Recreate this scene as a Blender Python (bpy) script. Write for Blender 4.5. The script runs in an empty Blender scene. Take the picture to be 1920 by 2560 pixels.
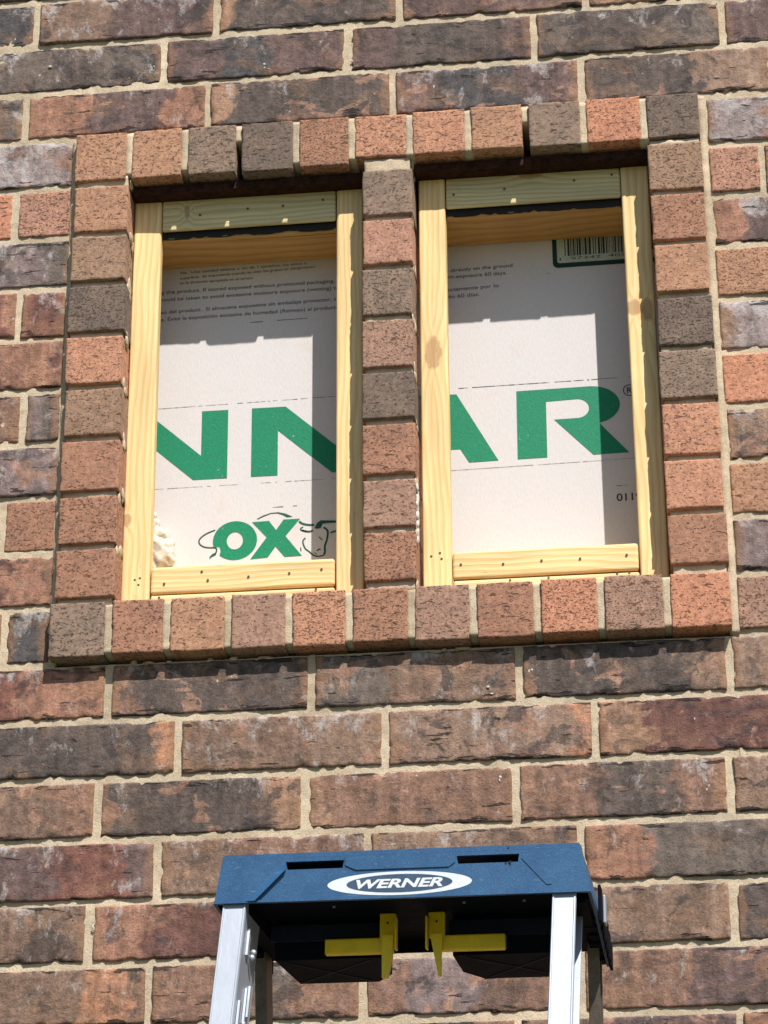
import bpy, bmesh, math, random
import numpy as np
from mathutils import Vector, Matrix

# ---------------------------------------------------------------- camera, sky, sun, exposure
scene = bpy.context.scene
col = scene.collection

def rotx(a): return Matrix.Rotation(a, 3, 'X')
def rotz(a): return Matrix.Rotation(a, 3, 'Z')
def roty(a): return Matrix.Rotation(a, 3, 'Y')

cam_data = bpy.data.cameras.new('camera')
cam_data.sensor_fit = 'VERTICAL'
cam_data.sensor_height = 24.0
cam_data.lens = 24.0 * 6448 / 2560
cam_data.clip_start = 0.05
cam_data.clip_end = 500
cam = bpy.data.objects.new('camera', cam_data)
col.objects.link(cam)
Rv = rotz(0.112745) @ rotx(0.412108) @ roty(0.006929)      # view frame: +Y forward, +Z up
Rc = Matrix((Rv.col[0], Rv.col[2], -Rv.col[1])).transposed()
cam.matrix_world = Matrix.Translation((0.62158, -2.94883, -2.02790)) @ Rc.to_4x4()
scene.camera = cam

SUN = Vector((0.53, -1.0, 1.50)).normalized()               # towards the sun
sun_data = bpy.data.lights.new('sun', 'SUN')
sun_data.energy = 5.0
sun_data.angle = math.radians(0.5)
sun_data.color = (1.0, 0.955, 0.89)
sun = bpy.data.objects.new('sun', sun_data)
sun.rotation_euler = SUN.to_track_quat('Z', 'Y').to_euler()
sun.location = (3, -6, 8)
col.objects.link(sun)

world = bpy.data.worlds.new('World')
scene.world = world
world.use_nodes = True
wn = world.node_tree
bg = wn.nodes['Background']
sky = wn.nodes.new('ShaderNodeTexSky')
sky.sky_type = 'NISHITA'
sky.sun_disc = False
sky.sun_elevation = math.asin(SUN.z)
sky.ozone_density = 3.0
sky.sun_rotation = math.atan2(SUN.x, SUN.y)
wn.links.new(sky.outputs[0], bg.inputs[0])
bg.inputs[1].default_value = 0.075
scene.view_settings.view_transform = 'Standard'
scene.view_settings.look = 'None'
scene.view_settings.exposure = 0.32
scene.view_settings.gamma = 1.0
scene.view_settings.use_curve_mapping = False

# ---------------------------------------------------------------- node helpers
class NT:
    def __init__(self, name):
        self.m = bpy.data.materials.new(name)
        self.m.use_nodes = True
        self.t = self.m.node_tree
        self.b = self.t.nodes['Principled BSDF']
    def put(self, sock, v):
        if v is None: return
        if isinstance(v, bpy.types.NodeSocket): self.t.links.new(v, sock)
        elif hasattr(v, 'outputs'): self.t.links.new(v.outputs[0], sock)
        elif isinstance(v, (tuple, list)) and len(v) == 3 and sock.type == 'RGBA': sock.default_value = (*v, 1)
        else: sock.default_value = v
    def attr(self, name):
        n = self.t.nodes.new('ShaderNodeAttribute'); n.attribute_name = name; return n
    def math(self, op, a, b=None, c=None, clamp=False):
        n = self.t.nodes.new('ShaderNodeMath'); n.operation = op; n.use_clamp = clamp
        self.put(n.inputs[0], a); self.put(n.inputs[1], b); self.put(n.inputs[2], c); return n.outputs[0]
    def vmath(self, op, a, b=None, scale=None):
        n = self.t.nodes.new('ShaderNodeVectorMath'); n.operation = op
        self.put(n.inputs[0], a)
        if b is not None: self.put(n.inputs[1], b)
        if scale is not None: self.put(n.inputs['Scale'], scale)
        return n.outputs[0]
    def sep(self, v):
        n = self.t.nodes.new('ShaderNodeSeparateXYZ'); self.put(n.inputs[0], v); return n.outputs
    def comb(self, x, y, z):
        n = self.t.nodes.new('ShaderNodeCombineXYZ')
        for i, v in enumerate((x, y, z)): self.put(n.inputs[i], v)
        return n.outputs[0]
    def noise(self, vec, scale, detail=3, rough=0.55, dist=0.0):
        n = self.t.nodes.new('ShaderNodeTexNoise')
        self.put(n.inputs['Vector'], vec)
        n.inputs['Scale'].default_value = scale; n.inputs['Detail'].default_value = detail
        n.inputs['Roughness'].default_value = rough; n.inputs['Distortion'].default_value = dist
        return n
    def rng(self, v, a, b, lo=0.0, hi=1.0, smooth=False):
        n = self.t.nodes.new('ShaderNodeMapRange'); n.clamp = True
        if smooth: n.interpolation_type = 'SMOOTHSTEP'
        self.put(n.inputs['Value'], v)
        n.inputs['From Min'].default_value = a; n.inputs['From Max'].default_value = b
        n.inputs['To Min'].default_value = lo; n.inputs['To Max'].default_value = hi
        return n.outputs[0]
    def mix(self, f, a, b, mode='MIX'):
        n = self.t.nodes.new('ShaderNodeMix'); n.data_type = 'RGBA'; n.blend_type = mode
        self.put(n.inputs[0], f); self.put(n.inputs[6], a); self.put(n.inputs[7], b); return n.outputs[2]
    def scalec(self, c, f):
        n = self.t.nodes.new('ShaderNodeVectorMath'); n.operation = 'SCALE'
        self.put(n.inputs[0], c); self.put(n.inputs['Scale'], f); return n.outputs[0]
    def bump(self, h, dist, strength=1.0, normal=None):
        n = self.t.nodes.new('ShaderNodeBump'); n.inputs['Distance'].default_value = dist
        n.inputs['Strength'].default_value = strength
        self.put(n.inputs['Height'], h)
        if normal is not None: self.put(n.inputs['Normal'], normal)
        return n.outputs[0]
    def obj(self):
        n = self.t.nodes.new('ShaderNodeTexCoord'); return n.outputs['Object']
    def out(self, color, rough, normal=None, metal=0.0, spec=0.3):
        self.put(self.b.inputs['Base Color'], color); self.put(self.b.inputs['Roughness'], rough)
        self.put(self.b.inputs['Normal'], normal)
        self.b.inputs['Metallic'].default_value = metal
        self.b.inputs['Specular IOR Level'].default_value = spec
        return self.m

# ---------------------------------------------------------------- materials
def mat_flashed():
    k = NT('flashed_brick')
    bc = k.attr('bc').outputs['Vector']; s = k.sep(bc)
    c1 = k.attr('c1'); c2 = k.attr('c2'); pp = k.sep(k.attr('pp').outputs['Vector'])
    P = k.comb(s[0], s[1], k.math('MULTIPLY', s[2], 7.3))
    w = k.noise(P, 24, 5, 0.62)
    wv = k.vmath('SUBTRACT', w.outputs['Color'], (0.5, 0.5, 0.5))
    ws = k.sep(wv)
    # fired patch with a ragged edge
    uu = k.math('ADD', s[0], k.math('MULTIPLY', ws[0], 0.11))
    d = k.math('SUBTRACT', k.math('ABSOLUTE', k.math('SUBTRACT', uu, pp[0])), pp[1])
    mask = k.rng(d, 0.005, -0.006)
    base = k.mix(mask, c1.outputs['Color'], c2.outputs['Color'])
    # cloudy variation of the firing
    big = k.noise(k.vmath('MULTIPLY', P, (1.0, 1.5, 1.0)), 15, 6, 0.62, 0.5)
    base = k.mix(k.rng(big, 0.54, 0.60, 0, 0.6), base, k.mix(0.5, base, (0.27, 0.155, 0.09)))
    d2 = k.noise(k.comb(k.math('MULTIPLY', s[0], 0.75), k.math('MULTIPLY', s[1], 0.8), k.math('ADD', 57.0, k.math('MULTIPLY', s[2], 2.3))), 22, 6, 0.6, 0.8)
    own0 = k.math('FRACT', k.math('MULTIPLY', s[2], 5.39))
    base = k.mix(k.math('MULTIPLY', k.rng(d2, 0.575, 0.60), k.rng(own0, 0.25, 0.55, 0.0, 0.8)), base, k.mix(0.2, (0.052, 0.044, 0.045), base))
    bl = k.noise(k.vmath('ADD', k.vmath('MULTIPLY', P, (0.9, 1.3, 1.0)), (4.0, 0.0, 9.0)), 19, 5, 0.55, 1.1)
    own = k.math('FRACT', k.math('MULTIPLY', s[2], 3.17))
    base = k.mix(k.math('MULTIPLY', k.rng(bl, 0.59, 0.605), k.rng(own, 0.4, 0.6, 0.0, 0.72)), base, k.mix(own, (0.37, 0.225, 0.155), (0.31, 0.17, 0.12)))
    smear = k.noise(k.comb(k.math('MULTIPLY', s[0], 0.8), s[1], k.math('ADD', 31.0, k.math('MULTIPLY', s[2], 5.1))), 27, 5, 0.6, 0.7)
    base = k.mix(k.rng(smear, 0.575, 0.615, 0, 0.62), base, k.mix(0.25, (0.056, 0.046, 0.045), base))
    vst = k.noise(k.comb(s[0], k.math('MULTIPLY', s[1], 0.16), k.math('ADD', 11.0, s[2])), 60, 4, 0.62)
    base = k.scalec(base, k.rng(vst, 0.3, 0.7, 0.68, 1.32))
    mot = k.noise(P, 95, 7, 0.7)
    base = k.scalec(base, k.rng(mot, 0.3, 0.7, 0.62, 1.38))
    # tan, less fired ends
    hw = pp[2]
    e = k.math('SUBTRACT', k.math('ADD', k.math('ABSOLUTE', s[0]), k.math('MULTIPLY', ws[1], 0.055)), hw)
    base = k.mix(k.rng(e, -0.010, -0.005, 0, 0.5), base, (0.30, 0.165, 0.095))
    # pale scale and efflorescence, heaviest below the top arris
    ef = k.noise(k.comb(k.math('MULTIPLY', s[0], 1.5), s[1], k.math('ADD', 3.0, s[2])), 24, 7, 0.72, 0.3)
    top = k.rng(s[1], -0.005, 0.032, 0.0, 0.10)
    amt = k.math('ADD', k.math('MULTIPLY', c2.outputs['Alpha'], 0.085), k.math('MULTIPLY', top, c2.outputs['Alpha']))
    eff = k.rng(k.math('ADD', ef.outputs[0], amt), 0.655, 0.76, 0, 0.66)
    base = k.mix(eff, base, (0.50, 0.46, 0.445))
    spot = k.noise(P, 85, 3, 0.6)
    base = k.mix(k.math('MULTIPLY', k.rng(spot, 0.72, 0.735), k.rng(big, 0.45, 0.6)), base, (0.52, 0.48, 0.44))
    # drag lines and folds
    rid = k.noise(P, 26, 4, 0.6, 1.2)
    ln = k.rng(k.math('ABSOLUTE', k.math('SUBTRACT', rid.outputs[0], 0.5)), 0.010, 0.0)
    gate = k.rng(k.noise(P, 17, 2).outputs[0], 0.56, 0.66)
    ln = k.math('MULTIPLY', ln, gate)
    base = k.mix(k.math('MULTIPLY', ln, 0.2), base, (0.36, 0.30, 0.26))
    # cracks and drag tears, most of them along the upper and lower arris
    edge = k.rng(k.math('ABSOLUTE', s[1]), 0.0235, 0.0315, 0.0, 0.105)
    hl = k.noise(k.comb(k.math('MULTIPLY', s[0], 0.2), s[1], s[2]), 120, 4, 0.6, 0.35)
    hm = k.rng(k.math('ADD', hl.outputs[0], edge), 0.665, 0.695)
    base = k.mix(k.math('MULTIPLY', hm, 0.85), base, (0.022, 0.016, 0.014))
    fine = k.noise(P, 420, 4, 0.7)
    base = k.scalec(base, k.rng(fine, 0.3, 0.7, 0.76, 1.24))
    pk = k.noise(P, 240, 3, 0.6, 0.3)
    pkm = k.math('MULTIPLY', k.rng(pk, 0.66, 0.70), k.rng(k.noise(P, 30, 2).outputs[0], 0.42, 0.6))
    base = k.mix(k.math('MULTIPLY', pkm, 0.7), base, (0.03, 0.022, 0.02))
    h = k.math('ADD', k.math('MULTIPLY', mot.outputs[0], 0.8), k.math('MULTIPLY', smear.outputs[0], 0.5))
    h = k.math('SUBTRACT', h, k.math('MULTIPLY', hm, 0.75))
    h = k.math('ADD', h, k.math('MULTIPLY', ln, 0.2))
    h = k.math('ADD', h, k.math('MULTIPLY', fine.outputs[0], 0.25))
    h = k.math('SUBTRACT', h, k.math('MULTIPLY', pkm, 0.3))
    return k.out(base, 0.82, k.bump(h, 0.0026, 1.0), spec=0.25)

def mat_wirecut():
    k = NT('wirecut_brick')
    s = k.sep(k.attr('bc').outputs['Vector'])
    c1 = k.attr('c1'); c2 = k.attr('c2')
    P = k.comb(s[0], s[1], k.math('MULTIPLY', s[2], 7.3))
    big = k.noise(P, 32, 5, 0.62, 0.8)
    base = k.mix(k.rng(big, 0.46, 0.64), c1.outputs['Color'], c2.outputs['Color'])
    mot = k.noise(P, 170, 5, 0.7)
    base = k.scalec(base, k.rng(mot, 0.3, 0.7, 0.7, 1.3))
    own = k.math('FRACT', k.math('MULTIPLY', s[2], 3.17)); own2 = k.math('FRACT', k.math('MULTIPLY', s[2], 7.71))
    pit = k.noise(k.comb(s[0], k.math('MULTIPLY', s[1], 1.3), k.math('MULTIPLY', s[2], 3.7)), 235, 3, 0.6, 0.25)
    k.put(pit.inputs['Scale'], k.math('MULTIPLY_ADD', own, 130.0, 245.0))
    pv = k.math('ADD', pit.outputs[0], k.math('MULTIPLY_ADD', own2, 0.055, -0.050))
    pm = k.rng(pv, 0.575, 0.61)
    tear = k.noise(k.comb(k.math('MULTIPLY', s[0], 0.38), s[1], k.math('ADD', 5.0, s[2])), 250, 4, 0.62, 0.4)
    tv = k.math('ADD', tear.outputs[0], k.math('MULTIPLY_ADD', own, 0.06, -0.050))
    tm = k.rng(tv, 0.595, 0.62)
    dark = k.math('MAXIMUM', pm, tm)
    base = k.mix(k.math('MULTIPLY', dark, 0.84), base, k.mix(0.15, (0.035, 0.02, 0.014), base))
    pale = k.noise(P, 64, 5, 0.7)
    base = k.mix(k.rng(pale, 0.64, 0.74, 0, 0.4), base, (0.5, 0.35, 0.26))
    fine = k.noise(P, 800, 2, 0.6)
    base = k.scalec(base, k.rng(fine, 0.3, 0.7, 0.85, 1.15))
    h = k.math('SUBTRACT', k.math('ADD', k.math('MULTIPLY', mot.outputs[0], 0.55), k.math('MULTIPLY', fine.outputs[0], 0.2)), k.math('MULTIPLY', dark, 0.8))
    return k.out(base, 0.85, k.bump(h, 0.0018, 0.9), spec=0.2)

def mat_mortar():
    k = NT('sand_mortar')
    o = k.obj()
    n = k.noise(o, 520, 4, 0.7); b = k.noise(o, 16, 4, 0.6)
    c = k.mix(k.rng(b, 0.35, 0.65), (0.535, 0.425, 0.295), (0.64, 0.53, 0.385))
    c = k.scalec(c, k.rng(n, 0.28, 0.72, 0.72, 1.24))
    st = k.noise(o, 7, 5, 0.65)
    c = k.scalec(c, k.rng(st, 0.35, 0.65, 0.82, 1.08))
    hole = k.noise(o, 210, 3, 0.6)
    c = k.mix(k.rng(hole, 0.69, 0.73, 0, 0.6), c, (0.12, 0.09, 0.065))
    g = k.noise(o, 1500, 1)
    c = k.mix(k.rng(g, 0.66, 0.72, 0, 0.55), c, (0.16, 0.12, 0.09))
    return k.out(c, 0.92, k.bump(n.outputs[0], 0.0012, 0.9), spec=0.15)

def mat_wood(name, axis, seed, light=(0.88, 0.665, 0.335), dark=(0.76, 0.46, 0.16), knots=(), ring=1.0):
    """pine; axis is the grain direction (0 = X, 2 = Z); knots = (x, z, radius x, radius z)"""
    k = NT(name)
    o = k.obj(); s = k.sep(o)
    a, c = (s[2], s[0]) if axis == 2 else (s[0], s[2])
    y = s[1]
    cc = k.math('ADD', k.math('MULTIPLY', c, 1.0), k.math('MULTIPLY', y, 0.45))
    km = None
    for (kx, kz, rx, rz) in knots:
        dx = k.math('DIVIDE', k.math('SUBTRACT', s[0], kx), rx); dz = k.math('DIVIDE', k.math('SUBTRACT', s[2], kz), rz)
        r2 = k.math('ADD', k.math('MULTIPLY', dx, dx), k.math('MULTIPLY', dz, dz))
        g = k.math('POWER', 2.718, k.math('MULTIPLY', r2, -0.35))
        side = k.math('SUBTRACT', c, (kx if axis == 2 else kz))
        cc = k.math('ADD', cc, k.math('MULTIPLY', k.math('MULTIPLY', g, k.math('SIGN', side)), 0.010))
        r2n = k.math('ADD', r2, k.math('MULTIPLY', k.math('SUBTRACT', k.noise(o, 130, 4, 0.65).outputs[0], 0.5), 1.6))
        m = k.rng(r2n, 1.05, 0.55)
        km = m if km is None else k.math('MAXIMUM', km, m)
    w = k.noise(k.comb(k.math('MULTIPLY', a, 2.2), k.math('MULTIPLY', cc, 9.0), seed), 1.0, 4, 0.5)
    ph = k.math('ADD', k.math('MULTIPLY', cc, 118.0 * ring), k.math('MULTIPLY', w.outputs[0], 7.0))
    ph = k.math('FRACT', ph)
    band = k.rng(ph, 0.25, 0.86, smooth=True)
    band = k.math('MULTIPLY', band, k.rng(ph, 1.0, 0.90))
    fib = k.noise(k.comb(k.math('MULTIPLY', a, 14.0), k.math('MULTIPLY', c, 420.0), k.math('ADD', k.math('MULTIPLY', y, 300.0), seed)), 1.0, 4, 0.6)
    col_ = k.mix(k.math('MULTIPLY', band, 0.62), light, dark)
    wide = k.noise(k.comb(k.math('MULTIPLY', a, 5.0), k.math('MULTIPLY', c, 30.0), seed + 3), 1.0, 4)
    col_ = k.scalec(col_, k.rng(wide, 0.3, 0.7, 0.82, 1.10))
    col_ = k.scalec(col_, k.rng(fib, 0.25, 0.75, 0.88, 1.1))
    spk = k.noise(k.comb(k.math('MULTIPLY', a, 60.0), k.math('MULTIPLY', c, 300.0), k.math('MULTIPLY', y, 300.0)), 1.0, 2)
    col_ = k.mix(k.rng(spk, 0.70, 0.76, 0, 0.4), col_, (0.30, 0.17, 0.06))
    stain = k.noise(o, 26, 5, 0.7)
    col_ = k.mix(k.rng(stain, 0.66, 0.76, 0, 0.3), col_, (0.38, 0.24, 0.10))
    if km is not None:
        col_ = k.mix(k.math('MULTIPLY', km, 0.62), col_, (0.36, 0.19, 0.085))
    h = k.math('ADD', k.math('MULTIPLY', fib.outputs[0], 0.6), k.math('MULTIPLY', band, 0.3))
    return k.out(col_, 0.62, k.bump(h, 0.0006, 0.8), spec=0.3)

def mat_sheathing():
    k = NT('white_sheathing')
    o = k.obj()
    f = k.noise(k.vmath('MULTIPLY', o, (1.0, 1.0, 0.35)), 420, 4, 0.6)
    b = k.noise(k.vmath('MULTIPLY', o, (1.0, 1.0, 0.25)), 26, 4, 0.6)
    c = k.mix(k.rng(b, 0.3, 0.7), (0.66, 0.615, 0.605), (0.635, 0.61, 0.605))
    c = k.scalec(c, k.rng(f, 0.25, 0.75, 0.93, 1.05))
    sp = k.noise(o, 380, 2)
    c = k.mix(k.rng(sp, 0.735, 0.77, 0, 0.35), c, (0.42, 0.32, 0.26))
    dirt = k.noise(o, 12, 6, 0.7, 0.6)
    c = k.mix(k.rng(dirt, 0.60, 0.74, 0, 0.28), c, (0.55, 0.44, 0.36))
    return k.out(c, 0.62, k.bump(f.outputs[0], 0.0004, 0.6), spec=0.3)

def mat_ink(name, c, wear=0.5):
    k = NT(name)
    o = k.obj()
    f = k.noise(o, 460, 4, 0.65)
    cc = k.scalec(c, k.rng(f, 0.3, 0.7, 0.8, 1.2))
    sp = k.noise(o, 190, 5, 0.7)
    gate = k.rng(k.noise(o, 24, 2).outputs[0], 0.45, 0.62)
    m = k.math('MULTIPLY', k.rng(sp, 0.64, 0.70), gate)
    cc = k.mix(k.math('MULTIPLY', m, wear), cc, (0.66, 0.66, 0.6))
    return k.out(cc, 0.55, k.bump(f.outputs[0], 0.0005, 0.6), spec=0.3)

def mat_plain(name, c, rough=0.5, metal=0.0, var=0.12, scale=60, bump=0.0003, spec=0.4):
    k = NT(name)
    o = k.obj()
    n = k.noise(o, scale, 5, 0.65); f = k.noise(o, scale * 9, 3, 0.6)
    cc = k.scalec(c, k.rng(n, 0.3, 0.7, 1 - var, 1 + var))
    cc = k.scalec(cc, k.rng(f, 0.3, 0.7, 1 - var * .6, 1 + var * .6))
    r = k.rng(n, 0.3, 0.7, max(0.05, rough - 0.08), min(1, rough + 0.08))
    return k.out(cc, r, k.bump(f.outputs[0], bump, 0.7), metal, spec)

def mat_cap():
    k = NT('blue_plastic')
    o = k.obj()
    n = k.noise(o, 22, 6, 0.7, 0.6); f = k.noise(o, 900, 2)
    c = k.mix(k.rng(n, 0.35, 0.7), (0.022, 0.086, 0.198), (0.038, 0.120, 0.250))
    sc = k.noise(k.vmath('MULTIPLY', o, (1, 1, 3)), 130, 4, 0.7, 1.0)
    c = k.mix(k.rng(sc, 0.60, 0.70, 0, 0.5), c, (0.16, 0.24, 0.31))
    c = k.scalec(c, k.rng(f, 0.3, 0.7, 0.82, 1.18))
    d = k.noise(o, 60, 5, 0.7)
    c = k.mix(k.rng(d, 0.70, 0.76, 0, 0.5), c, (0.10, 0.09, 0.08))
    return k.out(c, 0.5, k.bump(f.outputs[0], 0.0004, 0.6), spec=0.4)

def mat_alu():
    k = NT('mill_aluminium')
    o = k.obj()
    n = k.noise(k.vmath('MULTIPLY', o, (90, 90, 4)), 1.0, 5, 0.65)
    f = k.noise(o, 240, 4, 0.7)
    c = k.scalec((0.40, 0.435, 0.49), k.rng(n, 0.3, 0.7, 0.93, 1.05))
    c = k.mix(k.rng(f, 0.66, 0.74, 0, 0.3), c, (0.45, 0.44, 0.42))
    r = k.rng(f, 0.3, 0.7, 0.50, 0.62)
    return k.out(c, r, k.bump(n.outputs[0], 0.0004, 0.5), metal=0.6, spec=0.5)

M_FLASH, M_WIRE, M_MORTAR = mat_flashed(), mat_wirecut(), mat_mortar()
M_SHEATH = mat_sheathing()
M_GREEN = mat_ink('green_print', (0.006, 0.215, 0.105))
M_DKGREEN = mat_ink('dark_green_print', (0.010, 0.085, 0.06), 0.2)
M_DEEPGREEN = mat_ink('deep_green_print', (0.006, 0.035, 0.026), 0.05)
M_PALEGREEN = mat_ink('pale_green_print', (0.50, 0.56, 0.47), 0.0)
M_BLACK = mat_ink('black_print', (0.035, 0.037, 0.042), 0.25)
M_PRINT = mat_ink('grey_print', (0.12, 0.116, 0.116), 0.3)
M_WHITEINK = mat_plain('white_print', (0.72, 0.76, 0.80), 0.5, var=0.05, scale=200)
M_BADGE = mat_plain('badge_blue', (0.045, 0.085, 0.15), 0.5)
M_CAP, M_ALU = mat_cap(), mat_alu()
M_DARKPL = mat_plain('black_plastic', (0.005, 0.0065, 0.011), 0.75, var=0.3, spec=0.06)
M_NAVY = mat_plain('navy_plastic', (0.011, 0.017, 0.036), 0.6, var=0.3, spec=0.15)
M_RAIL_SHADE = mat_plain('shaded_rail_metal', (0.14, 0.11, 0.09), 0.5, 0.3, var=0.3)  # rear rails: shade on the metal put into a dark colour
M_YEL = mat_plain('yellow_plastic', (0.86, 0.62, 0.010), 0.38, var=0.10)
M_STEEL = mat_plain('red_oxide_steel', (0.040, 0.017, 0.011), 0.85, var=0.75, scale=120, bump=0.0016, spec=0.15)
M_SHADE_DIRT = mat_plain('shade_and_dirt_black', (0.012, 0.010, 0.009), 0.8)  # black for the painted gap shade, also dirt flecks and screw holes
M_NAIL = mat_plain('nail_steel', (0.10, 0.075, 0.045), 0.6, 0.2)
M_FOAM = mat_plain('beige_foam', (0.70, 0.63, 0.53), 0.7, var=0.12, scale=40, bump=0.0006)
M_CHIP = mat_plain('dry_mortar_chip', (0.52, 0.46, 0.38), 0.9)
M_CORE = mat_plain('bounce_absorbing_core', (0.06, 0.058, 0.056), 0.9)  # dark tone added to cut bounce light inside the openings
M_CAULK = mat_plain('white_caulk', (0.62, 0.61, 0.58), 0.5, var=0.15, scale=150)

# ---------------------------------------------------------------- object helpers
def link(o, parent=None):
    col.objects.link(o)
    if parent is not None: o.parent = parent
    return o

def thing(name, label, cat, loc=(0, 0, 0), group=None, data=None):
    o = bpy.data.objects.new(name, data); col.objects.link(o)
    o.location = loc; o['label'] = label; o['category'] = cat; o['kind'] = 'thing'
    if group: o['group'] = group
    return o

def mesh_obj(name, verts, faces, mat, parent=None, smooth=False):
    me = bpy.data.meshes.new(name)
    me.from_pydata([tuple(v) for v in verts], [], faces)
    me.materials.append(mat)
    if smooth: me.polygons.foreach_set('use_smooth', [True] * len(me.polygons))
    me.update()
    return link(bpy.data.objects.new(name, me), parent)

def bm_obj(name, bm, mat, parent=None, smooth=False):
    me = bpy.data.meshes.new(name)
    bmesh.ops.recalc_face_normals(bm, faces=bm.faces)
    bm.to_mesh(me); bm.free()
    me.materials.append(mat)
    if smooth: me.polygons.foreach_set('use_smooth', [True] * len(me.polygons))
    return link(bpy.data.objects.new(name, me), parent)

def add_box(bm, x0, x1, y0, y1, z0, z1, bev=0.0, seg=2, jit=0.0, rng=None):
    r = bmesh.ops.create_cube(bm, size=1.0)
    vs = r['verts']
    for v in vs:
        v.co = Vector((x0 + (v.co.x + .5) * (x1 - x0), y0 + (v.co.y + .5) * (y1 - y0), z0 + (v.co.z + .5) * (z1 - z0)))
        if jit and rng: v.co += Vector((rng.uniform(-jit, jit), rng.uniform(-jit, jit), rng.uniform(-jit, jit)))
    if bev:
        es = list({e for v in vs for e in v.link_edges})
        bmesh.ops.bevel(bm, geom=es, offset=bev, segments=seg, affect='EDGES', profile=0.5)

def prism(bm, pts, y0, y1, axis='Y'):
    """closed outline pts (a, b) extruded between y0 and y1 along axis"""
    f = (lambda a, b, t: (a, t, b)) if axis == 'Y' else ((lambda a, b, t: (a, b, t)) if axis == 'Z' else (lambda a, b, t: (t, a, b)))
    v0 = [bm.verts.new(f(a, b, y0)) for a, b in pts]; v1 = [bm.verts.new(f(a, b, y1)) for a, b in pts]
    bm.faces.new(v0); bm.faces.new(v1[::-1])
    n = len(pts)
    for i in range(n): bm.faces.new((v0[i], v0[(i + 1) % n], v1[(i + 1) % n], v1[i]))

def disc(bm, x, y, z, r, n=10, depth=0.0008):
    prism(bm, [(x + r * math.cos(2 * math.pi * i / n), z + r * math.sin(2 * math.pi * i / n)) for i in range(n)], y, y + depth)

def flat_curve(name, loops, mat, parent, mtx, extrude=0.0):
    """filled outline with holes (loops of (x, y)) turned into a mesh"""
    cu = bpy.data.curves.new(name, 'CURVE'); cu.dimensions = '2D'; cu.fill_mode = 'BOTH'; cu.extrude = extrude
    for lp in loops:
        sp = cu.splines.new('POLY'); sp.points.add(len(lp) - 1); sp.use_cyclic_u = True
        for p, (x, y) in zip(sp.points, lp): p.co = (x, y, 0, 1)
    return curve_to_mesh(name, cu, mat, parent, mtx)

def curve_to_mesh(name, cu, mat, parent, mtx):
    tmp = bpy.data.objects.new(name + '_curve', cu); col.objects.link(tmp)
    dg = bpy.context.evaluated_depsgraph_get(); dg.update()
    me = bpy.data.meshes.new_from_object(tmp.evaluated_get(dg))
    col.objects.unlink(tmp); bpy.data.objects.remove(tmp); bpy.data.curves.remove(cu)
    me.name = name; me.materials.clear(); me.materials.append(mat)
    me.transform(mtx); me.update()
    return link(bpy.data.objects.new(name, me), parent)

def text_mesh(name, lines, mat, parent, to_mtx, bold=0.0, shear=0.0):
    """lines: (text, x_left, x_right, z_left, z_right, height); each line stretched to fit, all joined in one mesh"""
    bm = bmesh.new()
    for (t, x0, x1, z0, z1, h) in lines:
        cu = bpy.data.curves.new(name, 'FONT'); cu.body = t; cu.size = 1.0; cu.offset = bold; cu.shear = shear
        tmp = bpy.data.objects.new(name + '_text', cu); col.objects.link(tmp)
        dg = bpy.context.evaluated_depsgraph_get(); dg.update()
        me = bpy.data.meshes.new_from_object(tmp.evaluated_get(dg))
        col.objects.unlink(tmp); bpy.data.objects.remove(tmp); bpy.data.curves.remove(cu)
        xs = [v.co.x for v in me.vertices]
        mx0, mx1 = min(xs), max(xs)
        sx = (x1 - x0) / (mx1 - mx0); sz = h / 0.73
        for v in me.vertices:
            u = (v.co.x - mx0) * sx
            v.co = (x0 + u, z0 + (z1 - z0) * u / (x1 - x0) + v.co.y * sz, 0)
        bm.from_mesh(me); bpy.data.meshes.remove(me)
    me = bpy.data.meshes.new(name); bm.to_mesh(me); bm.free()
    me.materials.append(mat); me.transform(to_mtx); me.update()
    return link(bpy.data.objects.new(name, me), parent)

def stroke(pts, w):
    """outline of a polyline of width w, tapered at both ends"""
    P = [Vector((a, b)) for a, b in pts]
    L, R = [], []
    n = len(P)
    for i in range(n):
        d = (P[min(i + 1, n - 1)] - P[max(i - 1, 0)]).normalized()
        nrm = Vector((-d.y, d.x)); k = w * (0.5 if 0 < i < n - 1 else 0.28)
        L.append(P[i] + nrm * k); R.append(P[i] - nrm * k)
    return [tuple(p) for p in L + R[::-1]]

def smooth_line(pts, sub=5):
    P = [Vector((a, b)) for a, b in pts]; out = []
    for i in range(len(P) - 1):
        p0, p1, p2, p3 = P[max(i - 1, 0)], P[i], P[i + 1], P[min(i + 2, len(P) - 1)]
        for j in range(sub):
            t = j / sub
            q = 0.5 * ((2 * p1) + (-p0 + p2) * t + (2 * p0 - 5 * p1 + 4 * p2 - p3) * t * t + (-p0 + 3 * p1 - 3 * p2 + p3) * t ** 3)
            out.append(tuple(q))
    out.append(tuple(P[-1])); return out

# ---------------------------------------------------------------- bricks
PX, PZ = 0.254, 0.0762
PROUD = -0.015                       # face of the window surround

def vnoise(rng, X, Y, scale):
    x = np.asarray(X) / scale; y = np.asarray(Y) / scale
    x = x - x.min() + 1e-6; y = y - y.min() + 1e-6
    g = rng.random((int(x.max()) + 3, int(y.max()) + 3)) * 2 - 1
    i = x.astype(int); j = y.astype(int); fx = x - i; fy = y - j
    fx = fx * fx * (3 - 2 * fx); fy = fy * fy * (3 - 2 * fy)
    return (g[i, j] * (1 - fx) + g[i + 1, j] * fx) * (1 - fy) + (g[i, j + 1] * (1 - fx) + g[i + 1, j + 1] * fx) * fy

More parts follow.
